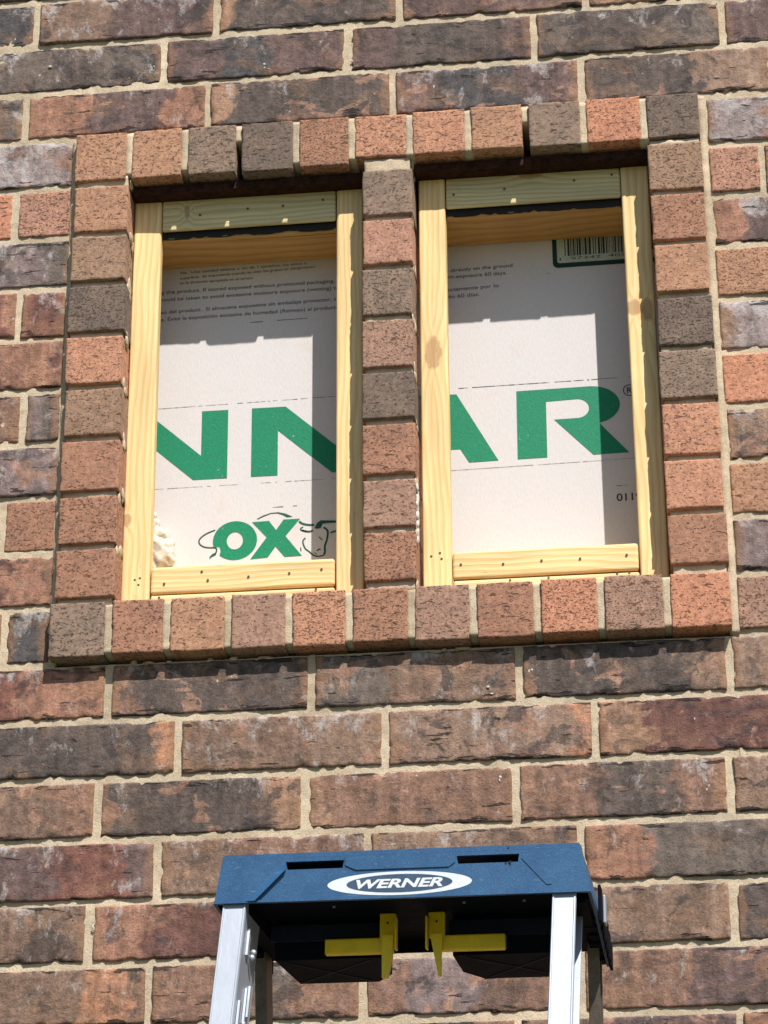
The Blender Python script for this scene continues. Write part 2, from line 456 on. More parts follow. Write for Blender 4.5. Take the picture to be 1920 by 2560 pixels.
class BrickSet:
    def __init__(self): self.V, self.F, self.A, self.MI, self.n = [], [], {'bc': [], 'c1': [], 'c2': [], 'pp': []}, [], 0
    def add(self, cx, cz, w, h, front, back, wire, c1, c2, pu=0.0, pw=0.0, eff=0.5, fine=True, seed=0, tilt=0.0):
        rng = np.random.default_rng(seed * 7919 + 13)
        if fine:
            e = np.array([0, .0012, .003, .0055, .009]); step = .0036
            def line(L):
                m = max(2, int((L - .018) / step)); return np.concatenate([e, np.linspace(.009, L - .009, m + 1)[1:-1], L - e[::-1]]) - L / 2
        else:
            e = np.array([0, .003])
            def line(L): m = max(2, int(L / .05)); return np.concatenate([e, np.linspace(.003, L - .003, m + 1)[1:-1], L - e[::-1]]) - L / 2
        us, vs = line(w), line(h)
        nu, nv = len(us), len(vs)
        U, Vv = np.meshgrid(us, vs, indexing='ij')
        dx = w / 2 - np.abs(U); dz = h / 2 - np.abs(Vv); d = np.minimum(dx, dz)
        r = .0010 if wire else .0016
        q = np.clip(1 - d / (r * 1.6), 0, 1)
        Y = r * (1 - np.sqrt(np.clip(1 - q * q, 0, 1)))
        X, Z = U.copy(), Vv.copy()
        if fine:
            rough = .00028 if wire else .00085
            Y += vnoise(rng, U, Vv, .034) * rough * 1.1 + vnoise(rng, U, Vv, .009) * rough * .55
            wav = .0005 if wire else .00045
            fall = np.exp(-d / .006)
            ex = (vnoise(rng, Vv + 0 * U, U * 0 + (U > 0) * .5, .017) * wav + vnoise(rng, Vv, (U > 0) * .5, .006) * wav * .6)
            ez = (vnoise(rng, U, (Vv > 0) * .5, .028) * wav + vnoise(rng, U, (Vv > 0) * .5, .007) * wav * .7)
            X += ex * fall * np.exp(-dx / .006) * 1.2; Z += ez * fall * np.exp(-dz / .006) * 1.2
            ch = vnoise(rng, U, Vv, .015) * .6 + vnoise(rng, U, Vv, .006) * .4
            lim = .34 if wire else .16
            band = np.clip(1 - dz / (.004 if wire else .0050), 0, 1)
            band = np.maximum(band, np.clip(1 - dx / .004, 0, 1) * .8)
            Y += np.clip(ch - lim, 0, 1) * band * (.006 if wire else .011)
        Y += tilt * U + front
        nb = nu * nv
        idx = np.arange(nb).reshape(nu, nv)
        ring = np.concatenate([idx[:, 0], idx[-1, 1:], idx[-2::-1, -1], idx[0, -2:0:-1]])
        X, Y, Z = X.ravel() + cx, Y.ravel(), Z.ravel() + cz
        bx = X[ring]; bz = Z[ring]
        V = np.stack([np.concatenate([X, bx]), np.concatenate([Y, np.full(len(ring), back)]), np.concatenate([Z, bz])], 1)
        f = np.stack([idx[:-1, :-1], idx[1:, :-1], idx[1:, 1:], idx[:-1, 1:]], -1).reshape(-1, 4)
        m = len(ring); k = np.arange(m); k2 = (k + 1) % m
        sf = np.stack([ring[k], nb + k, nb + k2, ring[k2]], -1)
        dep = back - front
        su, sv = U.ravel()[ring], Vv.ravel()[ring]
        bu = np.concatenate([U.ravel(), su + np.sign(su) * dep * (np.abs(su) > w / 2 - 1e-6)])
        bv = np.concatenate([Vv.ravel(), sv + np.sign(sv) * dep * (np.abs(sv) > h / 2 - 1e-6)])
        N = len(V)
        self.V.append(V); self.F.append(np.concatenate([f, sf]) + self.n)
        self.A['bc'].append(np.stack([bu, bv, np.full(N, (seed * 0.618) % 97)], 1))
        self.A['c1'].append(np.tile((*c1, 1.0), (N, 1))); self.A['c2'].append(np.tile((*c2, eff), (N, 1)))
        self.A['pp'].append(np.tile((pu * w / 2, pw * w / 2, w / 2), (N, 1)))
        self.MI.append(np.full(len(f) + len(sf), 1 if wire else 0))
        self.n += N
    def build(self, name, parent):
        V = np.concatenate(self.V); F = np.concatenate(self.F)
        me = bpy.data.meshes.new(name)
        me.vertices.add(len(V)); me.vertices.foreach_set('co', V.astype(np.float32).ravel())
        me.loops.add(F.size); me.loops.foreach_set('vertex_index', F.astype(np.int32).ravel())
        me.polygons.add(len(F)); me.polygons.foreach_set('loop_start', np.arange(0, F.size, 4, dtype=np.int32))
        me.polygons.foreach_set('material_index', np.concatenate(self.MI).astype(np.int32))
        me.polygons.foreach_set('use_smooth', np.ones(len(F), dtype=bool))
        me.update(calc_edges=True); me.validate()
        for nme, ty, key in (('bc', 'FLOAT_VECTOR', 'vector'), ('pp', 'FLOAT_VECTOR', 'vector'), ('c1', 'FLOAT_COLOR', 'color'), ('c2', 'FLOAT_COLOR', 'color')):
            a = me.attributes.new(nme, ty, 'POINT'); a.data.foreach_set(key, np.concatenate(self.A[nme]).astype(np.float32).ravel())
        me.materials.append(M_FLASH); me.materials.append(M_WIRE)
        return link(bpy.data.objects.new(name, me), parent)

# base colours of the fired clay
K = dict(
    br=(.215, .138, .100), dk=(.112, .085, .073), pu=(.142, .092, .084), tn=(0.342, 0.202, 0.132), rd=(.205, .092, .070),
    ro=(.32, .165, .112), gy=(0.291, 0.230, 0.218), og=(.43, .215, .128), bb=(.082, .073, .073), tb=(.272, .178, .130),
    dg=(.150, .118, .100), pg=(0.211, 0.155, 0.146), rb=(.232, .134, .096), dr=(.148, .072, .060))
W = dict(  # wire-cut bricks: two tones each
    ot=((0.440, 0.241, 0.148), (0.363, 0.196, 0.125)), tn=((0.330, 0.207, 0.137), (0.264, 0.162, 0.108)), dk=((.165, .122, .097), (.215, .155, .117)),
    og=((0.517, 0.260, 0.162), (0.440, 0.217, 0.140)), bo=((0.380, 0.196, 0.125), (0.308, 0.162, 0.108)), dt=((.275, .190, .140), (.20, .148, .112)),
    br=((.375, .222, .158), (.30, .182, .132)), hot=((0.539, 0.249, 0.151), (0.473, 0.217, 0.135)), pk=((0.462, 0.246, 0.171), (0.363, 0.196, 0.137)))
MIXES = ['br', 'dk', 'pu', 'tb', 'rb', 'dg', 'rd', 'pg', 'br', 'tb', 'ro']

wall = thing('brick_wall', 'sunlit wall of mixed dark brown and orange bricks round two window openings', 'wall', (0, 0, 0))
bricks = BrickSet()
sd = [100]
def wb(row, xa, xb, main=None, patch=None, pu=0.0, pw=0.3, eff=0.5, wire=None, fine=True):
    sd[0] += 1
    rng = random.Random(sd[0] * 31 + row)
    J = .0098
    x0, x1 = xa + J / 2 + rng.uniform(-.0008, .0008), xb - J / 2 + rng.uniform(-.0008, .0008)
    zc = -(row + .5) * PZ + rng.uniform(-.0007, .0007)
    h = PZ - .0092 + rng.uniform(-.0008, .0012)
    if main is None and wire is None:
        main = rng.choice(MIXES); patch = rng.choice(['tn', 'dk', 'bb', 'og', 'pu', 'tb', 'rd']); pu = rng.uniform(-1, 1); pw = rng.uniform(0, .4); eff = rng.uniform(0, 1)
    if wire: c1, c2 = W[wire]
    else: c1, c2 = K[main], K[patch or main]
    bricks.add((x0 + x1) / 2, zc, x1 - x0, h, rng.uniform(-.0016, .0014), .014, bool(wire), c1, c2, pu, pw, eff, fine, sd[0], rng.uniform(-.006, .006))

def at(row, x0, specs, end=None):
    """bricks of one course from joint x0 on, one pitch each"""
    for i, s in enumerate(specs):
        a = x0 + i * PX; b = a + PX
        if s is not None: wb(row, a, b, *s)

XL, XR, ZT, ZB = -1.70, 2.45, 0.80, -3.75
FX0, FX1 = -0.45, 1.02                # part of the wall built at full detail
shown = {   # row: (first joint, [(main, patch, patch centre, half width, efflorescence)...])
 -3: (-.194 - PX, [('dk',), ('br',), ('pu', 'dk', .2, .4), ('tb',), ('dk', 'tn', -.8, .3), ('br',)]),
 -2: (-.266, [('pu',), ('dk', 'tn', -.9, .3), ('br', 'dk', .3, .4), ('pu',), ('dk', 'br', .5, .4)]),
 -1: (-.194 - PX, [('pu', 'bb', .5, .5, .7), ('br', 'pu', .35, .55, .9), ('dk', 'tn', -.95, .14, .5), ('pu', 'br', .9, .3, .3), ('br', 'tn', -.5, .5, .3)]),
 0: (-.266, [('dg', 'dk', .0, .25, .8), ('pu', 'bb', -.15, .25, .6), ('pu', 'dk', .1, .6, .2), ('dg', 'dk', -.2, .5, .6), ('pu', 'bb', .2, .6, .8)]),
 1: (-.204 - PX, [('dg', 'br', .4, .4, .7), ('ro', 'pu', .15, .45, .5), ('dk', 'tn', -.93, .12, .5), ('pu', 'bb', -.1, .45, .8), ('dk', 'tb', .7, .5, .6)]),
 12: (-.057 - PX, [('ro', 'rd', -.45, .55, .8), ('dk', 'rb', -.98, .20, .6), ('br', 'dg', -.6, .35, .7), ('dk', 'tb', .95, .28, .7), ('tb', 'ro', .3, .4, .6)]),
 13: (.033 - PX * 2, [('br',), ('dk', 'og', .93, .13, .5), ('br', 'tb', .75, .4, 1.0), ('tb', 'og', .97, .17, .7), ('dr', 'tn', -.75, .22, .3)]),
 14: (-.0645 - PX, [('rb', 'br', .2, .5, .4), ('dk', 'tn', .92, .18, .5), ('rb', 'tn', -.97, .14, .4), ('rb', 'dk', .15, .36, .7), ('tb', 'br', .6, .4, .6)]),
 15: (.011 - PX, [('pu', 'rd', .35, .35, .8), ('rb', 'br', -.7, .4, .9), ('tb', 'br', .5, .5, .5), ('dg', 'ro', -.8, .35, .4)]),
 16: (-.069 - PX, [('br', 'bb', -.55, .25, .9), ('dr', 'ro', -.75, .35, .5), ('rb', 'br', .2, .4, .4), ('tb', 'br', .4, .4, .6), ('dk', 'br', .9, .3, .3)]),
 17: (.005 - PX, [('br', 'og', .62, .17, .6), ('rb', 'dg', .1, .3, .6), ('rb', 'pg', -.3, .4, .3), ('rb', 'pu', .35, .35, .7)]),
 18: (-.07 - PX, [('br', 'pu', .0, .3, .6), ('tb', 'br', .4, .4, .5), ('rb', 'dk', .3, .3, .4), ('pu', 'br', -.6, .4, .5), ('ro', 'br', .4, .4, .5)]),
}
SX0, SX1 = -.1265, .7115              # outline of the window surround
left_ends = {2: (-.388, [('pg', 'gy', .35, .6, 1.2)]), 3: (-.464, [('w', 'hot'), ('w', 'pk', -.21)]), 4: (-.384, [('dg', 'pg', .3, .4, 1.0)]),
 5: (-.451, [('ro', 'rd', .5, .4, .6), ('rd', 'dr', .3, .5, .7, -.197)]), 6: (-.386, [('dr', 'ro', .62, .28, .4)]), 7: (-.4375, [('rb', 'rd', -.2, .4, .5), ('pg', 'dg', .2, .5, .9, -.1835)]),
 8: (-.386, [('pg', 'br', .0, .4, .8)]), 9: (-.457, [('br',), ('w', 'bo', -.203)]), 10: (-.386, [('ro', 'dr', .0, .48, .2)]), 11: (-.447, [('tb', 'br', .3, .3, .3), ('dk', 'bb', .2, .5, .9, -.193)])}
right_starts = {2: [('pg', 'gy', -.5, .4, 1.0, .975)], 3: [('w', 'pk', .789), ('w', 'bo', 1.043)], 4: [('pu', 'ro', -.88, .22, .8, .975)], 5: [('w', 'ot', .975)],
 6: [('tb', 'gy', -.6, .3, 1.1, .975)], 7: [('w', 'hot', .975)], 8: [('tb', 'dr', .1, .5, .8, .975)], 9: [('w', 'ot', .975)], 10: [('pg', 'pu', -.2, .45, .6, .975)], 11: [('w', 'br', .975)]}

def fill(row, xa, xb):
    """plain running-bond bricks from xa to xb (xa a joint)"""
    x = xa
    while x < xb - .02:
        wb(row, x, min(x + PX, xb), fine=False); x += PX
def fill_left(row, xb):
    x = xb
    while x > XL:
        wb(row, x - PX, x, fine=False); x -= PX

nrow0, nrow1 = int(-ZT / PZ), int(-ZB / PZ)
for row in range(nrow0, nrow1):
    if row in shown:
        x0, sp = shown[row]
        at(row, x0, sp); fill_left(row, x0); fill(row, x0 + PX * len(sp), XR)
    elif 2 <= row <= 11:
        x0, sp = left_ends[row]; fill_left(row, x0)
        ends = []
        for i, s in enumerate(sp):
            a = x0 if i == 0 else (s[-1])
            b = (sp[i + 1][-1]) if i + 1 < len(sp) else -.1300
            if s[0] == 'w': wb(row, a, b, wire=s[1])
            else: wb(row, a, b, *(s[:5]))
        a = .7165
        for s in right_starts[row]:
            if s[0] == 'w': wb(row, a, s[-1], wire=s[1])
            else: wb(row, a, s[-1], *(s[:5]))
            a = s[-1]
        fill(row, a, XR)
    else:
        fill_left(row, -.06 + (row % 2) * PX / 2); fill(row, -.06 + (row % 2) * PX / 2, XR)
bricks.build('facing_brickwork', wall)

# window surround: wire-cut bricks standing proud of the wall
def surround(name, cells, fy, back=.077):
    s = BrickSet()
    for (x0, x1, z0, z1, tone) in cells:
        sd[0] += 1
        rng = random.Random(sd[0])
        c1, c2 = W[tone]
        s.add((x0 + x1) / 2, (z0 + z1) / 2, x1 - x0, z1 - z0, fy + rng.uniform(-.0012, .0012), back, True, c1, c2, seed=sd[0], tilt=rng.uniform(-.012, .012))
    return s.build(name, wall)
HT = ['ot', 'ot', 'dt', 'dk', 'bo', 'og', 'og', 'ot', 'dt', 'hot', 'dk']
hx = [-.1265, -.0529, .0228, .0963, .1741, .2496, .3271, .4052, .4817, .5585, .6380, .7105]
rj = random.Random(5)
surround('header_course', [(hx[i] + (.0047 if i else 0), hx[i + 1] - (.0047 if i < 10 else 0), (-.2300 if i < 5 else -.2210) + rj.uniform(-.0012, .0012), -.1570 + .0026 * i / 10 + rj.uniform(-.001, .001), HT[i]) for i in range(11)], PROUD)
rowz = [-.2335, -.3105, -.3850, -.4610, -.5370, -.6115, -.6895, -.7625, -.8360]
def jamb(name, xa, xb, tones, dz):
    cells = []
    for i in range(8):
        zt = rowz[i] + dz[0] * (1 - i / 8) + dz[1] * i / 8; zb = rowz[i + 1] + dz[0] * (1 - (i + 1) / 8) + dz[1] * (i + 1) / 8
        cells.append((xa + rj.uniform(-.0012, .0012), xb + rj.uniform(-.0012, .0012), zb + .0038, zt - .0048, tones[i]))
    return surround(name, cells, PROUD)
jamb('jamb', SX0 + .0005, -.0520, ['ot', 'tn', 'dk', 'og', 'tn', 'bo', 'bo', 'bo'], (0, 0))
jamb('mullion', .2635, .3290, ['dt', 'pk', 'dt', 'br', 'dk', 'bo', 'br', 'bo'], (-.004, .003))
jamb('jamb', .6415, .7110, ['tn', 'bo', 'ot', 'dk', 'dt', 'og', 'og', 'bo'], (.008, .005))
ST = ['dt', 'bo', 'ot', 'br', 'og', 'bo', 'br', 'bo', 'hot', 'br', 'hot']
sx = [-.1300, -.0557, .0181, .0950, .1707, .2457, .3226, .3986, .4771, .5546, .6345, .7107]
surround('sill_course', [(sx[i] + (.0050 if i else 0), sx[i + 1] - (.0050 if i < 10 else 0), -.9115 + rj.uniform(-.001, .001), -.8412 + rj.uniform(-.0008, .0008), ST[i]) for i in range(11)], -.019)

# mortar: a sheet behind the facing with a hole for the surround, the joints of the surround, and the body of the wall
def mortar_sheet():
    V, F, n = [], [], 0
    rng = np.random.default_rng(3)
    def patch(x0, x1, z0, z1, st, fine):
        nonlocal n
        xs = np.linspace(x0, x1, max(2, int((x1 - x0) / st) + 1)); zs = np.linspace(z0, z1, max(2, int((z1 - z0) / st) + 1))
        X, Z = np.meshgrid(xs, zs, indexing='ij')
        Y = np.full(X.shape, .0028)
        if fine:
            Y += vnoise(rng, X, Z, .03) * .0007 + vnoise(rng, X, Z, .008) * .0006 + vnoise(rng, X, Z, .0045) * .0004
        nx, nz = X.shape
        V.append(np.stack([X.ravel(), Y.ravel(), Z.ravel()], 1))
        i = np.arange(nx * nz).reshape(nx, nz) + n
        F.append(np.stack([i[:-1, :-1], i[1:, :-1], i[1:, 1:], i[:-1, 1:]], -1).reshape(-1, 4)); n += nx * nz
    fx0, fx1, fz0, fz1 = -.45, 1.02, -1.50, .20
    hx0, hx1, hz0, hz1 = -.1262, .7112, -.9172, -.1565
    s = .0036
    patch(fx0, hx0, fz0, fz1, s, True); patch(hx1, fx1, fz0, fz1, s, True)
    patch(hx0, hx1, hz1, fz1, s, True); patch(hx0, hx1, fz0, hz0, s, True)
    patch(XL, fx0, ZB, ZT, .5, False); patch(fx1, XR, ZB, ZT, .5, False)
    patch(fx0, fx1, fz1, ZT, .5, False); patch(fx0, fx1, ZB, fz0, .5, False)
    return np.concatenate(V), np.concatenate(F)
mv, mf = mortar_sheet()
mesh_obj('mortar', mv.tolist(), mf.tolist(), M_MORTAR, wall, True)

def rough_block(x0, x1, z0, z1, y0, y1, rng, st=.004, amp=.0012, sides=True):
    """block with a rough front face, returns verts, faces"""
    xs = np.linspace(x0, x1, max(2, int((x1 - x0) / st) + 1)); zs = np.linspace(z0, z1, max(2, int((z1 - z0) / st) + 1))
    X, Z = np.meshgrid(xs, zs, indexing='ij')
    Y = y0 + vnoise(rng, X, Z, .02) * amp + vnoise(rng, X, Z, .006) * amp * .7
    nx, nz = X.shape
    idx = np.arange(nx * nz).reshape(nx, nz)
    ring = np.concatenate([idx[:, 0], idx[-1, 1:], idx[-2::-1, -1], idx[0, -2:0:-1]])
    V = np.stack([X.ravel(), Y.ravel(), Z.ravel()], 1)
    B = V[ring].copy(); B[:, 1] = y1
    nb = len(V); m = len(ring); k = np.arange(m); k2 = (k + 1) % m
    f = np.stack([idx[:-1, :-1], idx[1:, :-1], idx[1:, 1:], idx[:-1, 1:]], -1).reshape(-1, 4)
    sf = np.stack([ring[k], nb + k, nb + k2, ring[k2]], -1)
    return np.concatenate([V, B]), np.concatenate([f, sf])
jv, jf, jn = [], [], 0
rngj = np.random.default_rng(9)
def jb(x0, x1, z0, z1, y0, y1=.076, amp=.0012, st=.004):
    global jn
    v, f = rough_block(x0, x1, z0, z1, y0, y1, rngj, st, amp); jv.append(v); jf.append(f + jn); jn += len(v)
# head joints of the header course; two of them have an open weep slot below
for i in range(1, 11):
    zb = -.2215 if i not in (3, 8) else -.181
    jb(hx[i] - .006, hx[i] + .006, zb, -.1585, PROUD + (.0025 if i not in (3, 8) else .005))
# head joints of the sill course
for i in range(1, 11): jb(sx[i] - .0062, sx[i] + .0062, -.9085, -.8440, -.019 + .003)
# bed joints of jambs and mullion
for xa, xb, dz in ((SX0 + .003, -.0545, (0, 0)), (.2660, .3265, (-.004, .003)), (.6440, .7085, (.008, .005))):
    for i in range(9):
        z = rowz[i] + dz[0] * (1 - i / 8) + dz[1] * i / 8
        if i == 0: jb(xa, xb, z - .0058, -.2225, PROUD + .005)
        elif i == 8: jb(xa, xb, -.8425, z + .0045, PROUD + .005)
        else: jb(xa, xb, z - .0058, z + .0048, PROUD + .0058)
# joint between surround and facing bricks, and under the sill
jb(-.1340, -.1255, -.915, -.1565, .0005, .013); jb(.7085, .7200, -.915, -.1530, -.0015, .013)
jb(-.128, .7112, -.1568, -.1500, -.0005, .013)
mesh_obj('surround_mortar', np.concatenate(jv).tolist(), np.concatenate(jf).tolist(), M_MORTAR, wall, True)
# mortar squeezed out on the reveals and under the sill
bm = bmesh.new()
rs = random.Random(21)
def lump(bm, x, y, z, sx_, sy_, sz_):
    r = bmesh.ops.create_icosphere(bm, subdivisions=2, radius=1.0)
    for v in r['verts']:
        k_ = 1 + rs.uniform(-.28, .28)
        v.co = Vector((x + v.co.x * sx_ * k_, y + v.co.y * sy_ * k_, z + v.co.z * sz_ * k_))
for i in range(9):
    for xx, sg in ((-.0515, 1), (.3285, 1)):
        for q in range(3):
            lump(bm, xx + rs.uniform(-.001, .0006), rs.uniform(-.004, .022), rowz[i] + rs.uniform(-.008, .010), .0018, rs.uniform(.004, .010), rs.uniform(.004, .014))
for x in np.arange(-.10, .70, .0254):
    if rs.random() < .40: lump(bm, x + rs.uniform(-.012, .012), rs.uniform(.001, .004), -.9160 - rs.uniform(0, .003), rs.uniform(.003, .010), .003, rs.uniform(.0015, .004))
bm_obj('mortar_squeeze', bm, M_MORTAR, wall, True)['kind'] = 'stuff'
bm = bmesh.new()
rs = random.Random(58)
for q in range(26):
    x = rs.uniform(-.25, .80); z = rs.choice((rs.uniform(-.15, .06), rs.uniform(-1.38, -.95), rs.uniform(-1.38, -.95)))
    if abs((-z / PZ) % 1 - .5) > .36: continue
    for w_ in range(rs.choice((1, 1, 2, 3))):
        lump(bm, x + rs.uniform(-.004, .004), -.0005, z + rs.uniform(-.006, .006), rs.uniform(.0008, .0024), .0007, rs.uniform(.0008, .0030))
bm_obj('mortar_chips', bm, M_CHIP, wall, True)['kind'] = 'stuff'
# solid body of the wall behind the facing, darkened to absorb bounce light
bm = bmesh.new()
OX0, OX1, OZ0, OZ1 = -.124, .709, -.9085, -.159
add_box(bm, XL, OX0, .016, .090, ZB, ZT); add_box(bm, OX1, XR, .016, .090, ZB, ZT)
add_box(bm, OX0 - .0001, OX1 + .0001, .0161, .0899, OZ1, ZT); add_box(bm, OX0 - .0001, OX1 + .0001, .0161, .0899, ZB, OZ0)
bm_obj('unseen_wall_body', bm, M_CORE, wall)
# steel lintels over the two openings, white caulk down one reveal
for (xa, xb, zb) in ((-.0505, .2610, -.2445), (.3310, .6395, -.2375)):
    bm = bmesh.new()
    add_box(bm, xa, xb, .004, .074, zb, zb + .0125, .0012)
    for q in range(22):
        lump(bm, rs.uniform(xa + .01, xb - .01), .0042, rs.uniform(zb + .002, zb + .012), rs.uniform(.002, .008), .0012, rs.uniform(.0008, .0022))
    lo = bm_obj('lintel', bm, M_STEEL, wall)
bm = bmesh.new()
for q in range(14): lump(bm, .3295, .004 + rs.uniform(-.003, .003), -.700 - q * .0055, .0022, .0045, .006)
bm_obj('caulk_bead', bm, M_CAULK, wall, True)

# ---------------------------------------------------------------- printed sheathing board behind both openings
SY = .112
board = thing('sheathing_board', 'white printed sheathing board with green capital letters set behind both window openings', 'board')
bm = bmesh.new(); add_box(bm, -.62, 1.22, SY, SY + .013, -1.46, .24, .001)
bm_obj('panel', bm, M_SHEATH, board)
MM = .001
TOB = Matrix(((MM, 0, 0, 0), (0, 0, MM, SY - .0004), (0, MM, 0, 0), (0, 0, 0, 1)))       # millimetres on the board -> world
def arc(cx, cz, rx, rz, a0, a1, n=18):
    return [(cx + rx * math.cos(math.radians(a0 + (a1 - a0) * i / n)), cz + rz * math.sin(math.radians(a0 + (a1 - a0) * i / n))) for i in range(n + 1)]
def big_n(x0, z1=-520.6, z0=-620.8, w=153.5, st=35.5, dg=45.5):
    return [(x0, z0), (x0, z1), (x0 + dg, z1), (x0 + w - st, z1 - (w - st - dg) * .905), (x0 + w - st, z1), (x0 + w, z1), (x0 + w, z0), (x0 + w - dg, z0), (x0 + st, z0 + (w - st - dg) * .905), (x0 + st, z0)]
flat_curve('letter', [big_n(-86.9)], M_GREEN, board, TOB)
flat_curve('letter', [big_n(98.6)], M_GREEN, board, TOB)
flat_curve('letter', [[(321.3, -516.5), (372.7, -516.8), (426.2, -616.4), (387.7, -617.1), (376.5, -597.2), (317.5, -597), (306.3, -617), (267.8, -616.5)], [(364.2, -574), (329.8, -574), (347, -541)]], M_GREEN, board, TOB)
flat_curve('letter', [[(452.2, -517.4), (549.4, -516.1)] + arc(549, -543.8, 38.5, 27.7, 80, -58, 22) + [(559.5, -570.3), (596.8, -614.9), (550.2, -615.4), (500.7, -561.8)] + arc(531.5, -547.4, 15.5, 13.9, -88, 88, 14) + [(490.8, -535.0), (490.1, -615.8), (451.4, -616.2)]], M_GREEN, board, TOB)
# registered mark
rg = flat_curve('registered_mark', [arc(600.7, -525.1, 8.4, 8.4, 0, 350, 30), arc(600.7, -525.1, 7.2, 7.2, 0, 350, 30)], M_BLACK, board, TOB)
text_mesh('registered_letter', [('R', 597.6, 604.6, -529.6, -529.6, 9.0)], M_BLACK, rg, TOB, 0.01)
# emblem: OX with tail, back line and ox head
def ring_o():
    out = []
    for i in range(72):
        a = 2 * math.pi * i / 72
        out.append((78.8 + 29.2 * math.cos(a), -711.1 + 27.5 * math.sin(a)))
    o2 = []
    for p in out:
        if p[0] < 59.5 and p[1] < -718.6:
            if not o2 or len([q for q in o2 if q[2]]) == 0:
                o2 += [(50.5, -718.5, 1), (58.6, -719.3, 1), (60.2, -725.0, 1), (58.6, -731.0, 1)]
            continue
        o2.append((*p, 0))
    return [(a, b) for a, b, _ in o2]
logo = bpy.data.objects.new('emblem', None); link(logo, board)
flat_curve('emblem_letter', [ring_o(), arc(78.7, -711.3, 10.7, 12.2, 0, 350, 40)], M_GREEN, logo, TOB)
flat_curve('emblem_letter', [[(101.0, -686.2), (123.4, -685.5), (133.0, -699.1), (142.8, -684.7), (164.6, -684.6), (145.4, -708.3), (167.3, -737.3), (144.5, -737.7), (132.5, -722.5), (122.2, -737.4), (99.3, -738.8), (120.7, -708.8)]], M_GREEN, logo, TOB)
tail = smooth_line([(52.5, -694.6), (39.8, -699.8), (32.1, -706.5), (31.6, -712.4), (36.5, -717.2), (43.9, -719.3), (50.5, -719.7), (54.4, -721.1), (54.6, -725.0), (53.2, -728.5)])
flat_curve('ox_tail', [stroke(tail, 1.9)], M_DKGREEN, logo, TOB)
flat_curve('tail_tuft', [[(54.3, -726.6), (49.5, -728.3), (45.4, -732.6), (45.7, -735.9), (48.4, -732.8), (53.8, -730.5)]], M_DKGREEN, logo, TOB)
flat_curve('ox_back', [[(107.0, -682.0), (116.0, -677.3), (125.7, -674.3), (135.4, -673.8), (145.1, -676.3), (154.9, -681.4), (147.0, -681.6), (141.5, -678.1), (134.2, -675.3), (125.7, -675.6), (117.3, -678.7), (108.8, -682.5)]], M_DKGREEN, logo, TOB)
strokes = [([(163.4, -688.2), (167, -691.5), (174.3, -693.9), (183.5, -694.8)], 2.8), ([(174.4, -703.4), (167.1, -701.7), (165.3, -699.0), (168.9, -696.6)], 1.7), ([(167, -701.2), (172.9, -703.3), (179, -703.5), (181.2, -702)], 2.6),
 ([(195.5, -698.7), (200.3, -702.9), (201.1, -708.8), (199.7, -717.8), (197.3, -725.4), (197.4, -733.1), (196.2, -738.2)], 2.6), ([(204.5, -707), (210.5, -705.2), (216, -704.3)], 2.4), ([(189.5, -712.0), (194.3, -716.8)], 2.4),
 ([(172.0, -712.3), (168.7, -716.0), (169.1, -721.2), (172.1, -727.9), (176.9, -732.0), (182.4, -737.5), (189.0, -739.4), (196.2, -738.2)], 1.9), ([(187.1, -731.9), (189.5, -729.5), (191.9, -730.3)], 1.8), ([(183.6, -733.7), (186.6, -736.4)], 1.8), ([(165.5, -725.6), (166.1, -730.8)], 2.4)]
bmh = bmesh.new()
def add_poly(bm, lp):
    bm.faces.new([bm.verts.new((x * MM, SY - .0004, z * MM)) for x, z in lp])
for pts, w in strokes:
    sp = smooth_line(pts, 4) if len(pts) > 2 else pts
    P = stroke(sp, w); n = len(P) // 2
    L, Rr = P[:n], P[n:][::-1]
    for i in range(n - 1): add_poly(bmh, [L[i], L[i + 1], Rr[i + 1], Rr[i]])
bm_obj('ox_head', bmh, M_DKGREEN, logo)
flat_curve('ox_horn', [[(183.6, -698.8), (187.3, -691.6), (192.1, -688.6), (200.4, -689.2), (216, -690.2), (216, -692.9), (200.4, -693.2), (194.4, -693.6), (191.7, -699.9), (186.2, -700.3)]], M_DKGREEN, logo, TOB)
# guide lines
rl = random.Random(4)
def dash(xa, xb, za, zb, w=.55, p=.8):
    bm = bmesh.new(); x = xa
    while x < xb:
        l = rl.uniform(2, 7)
        if rl.random() < p:
            z = za + (zb - za) * (x - xa) / (xb - xa); x1 = min(x + l, xb); ww = w * rl.uniform(.5, 1.2)
            add_poly(bm, [(x, z - ww / 2), (x1, z - ww / 2), (x1, z + ww / 2), (x, z + ww / 2)])
        x += l
    bm_obj('guide_line', bm, M_PRINT, board)
dash(-60, 262, -513.8, -508.6); dash(-60, 82, -631.6, -630.8, .5, .85); dash(108, 262, -630.5, -629.4, .5, .85)
dash(330, 645, -508.6, -505.3, .8, .9); dash(330, 645, -627.8, -623.0, .5, .9)
dash(94, 112, -390.7, -390.5, 1.0, 1); dash(131, 173, -390.0, -389.5, 1.0, 1); dash(128, 168, -666.4, -665.6, .8, .7); dash(578, 592, -661.5, -661, .9, .8)
dash(497, 503, -343.4, -343, .8, 1)
text_mesh('lot_number', [('0119', 577.6, 609.5, -683.2, -682.8, 10.8)], M_BLACK, board, TOB, 0.012)
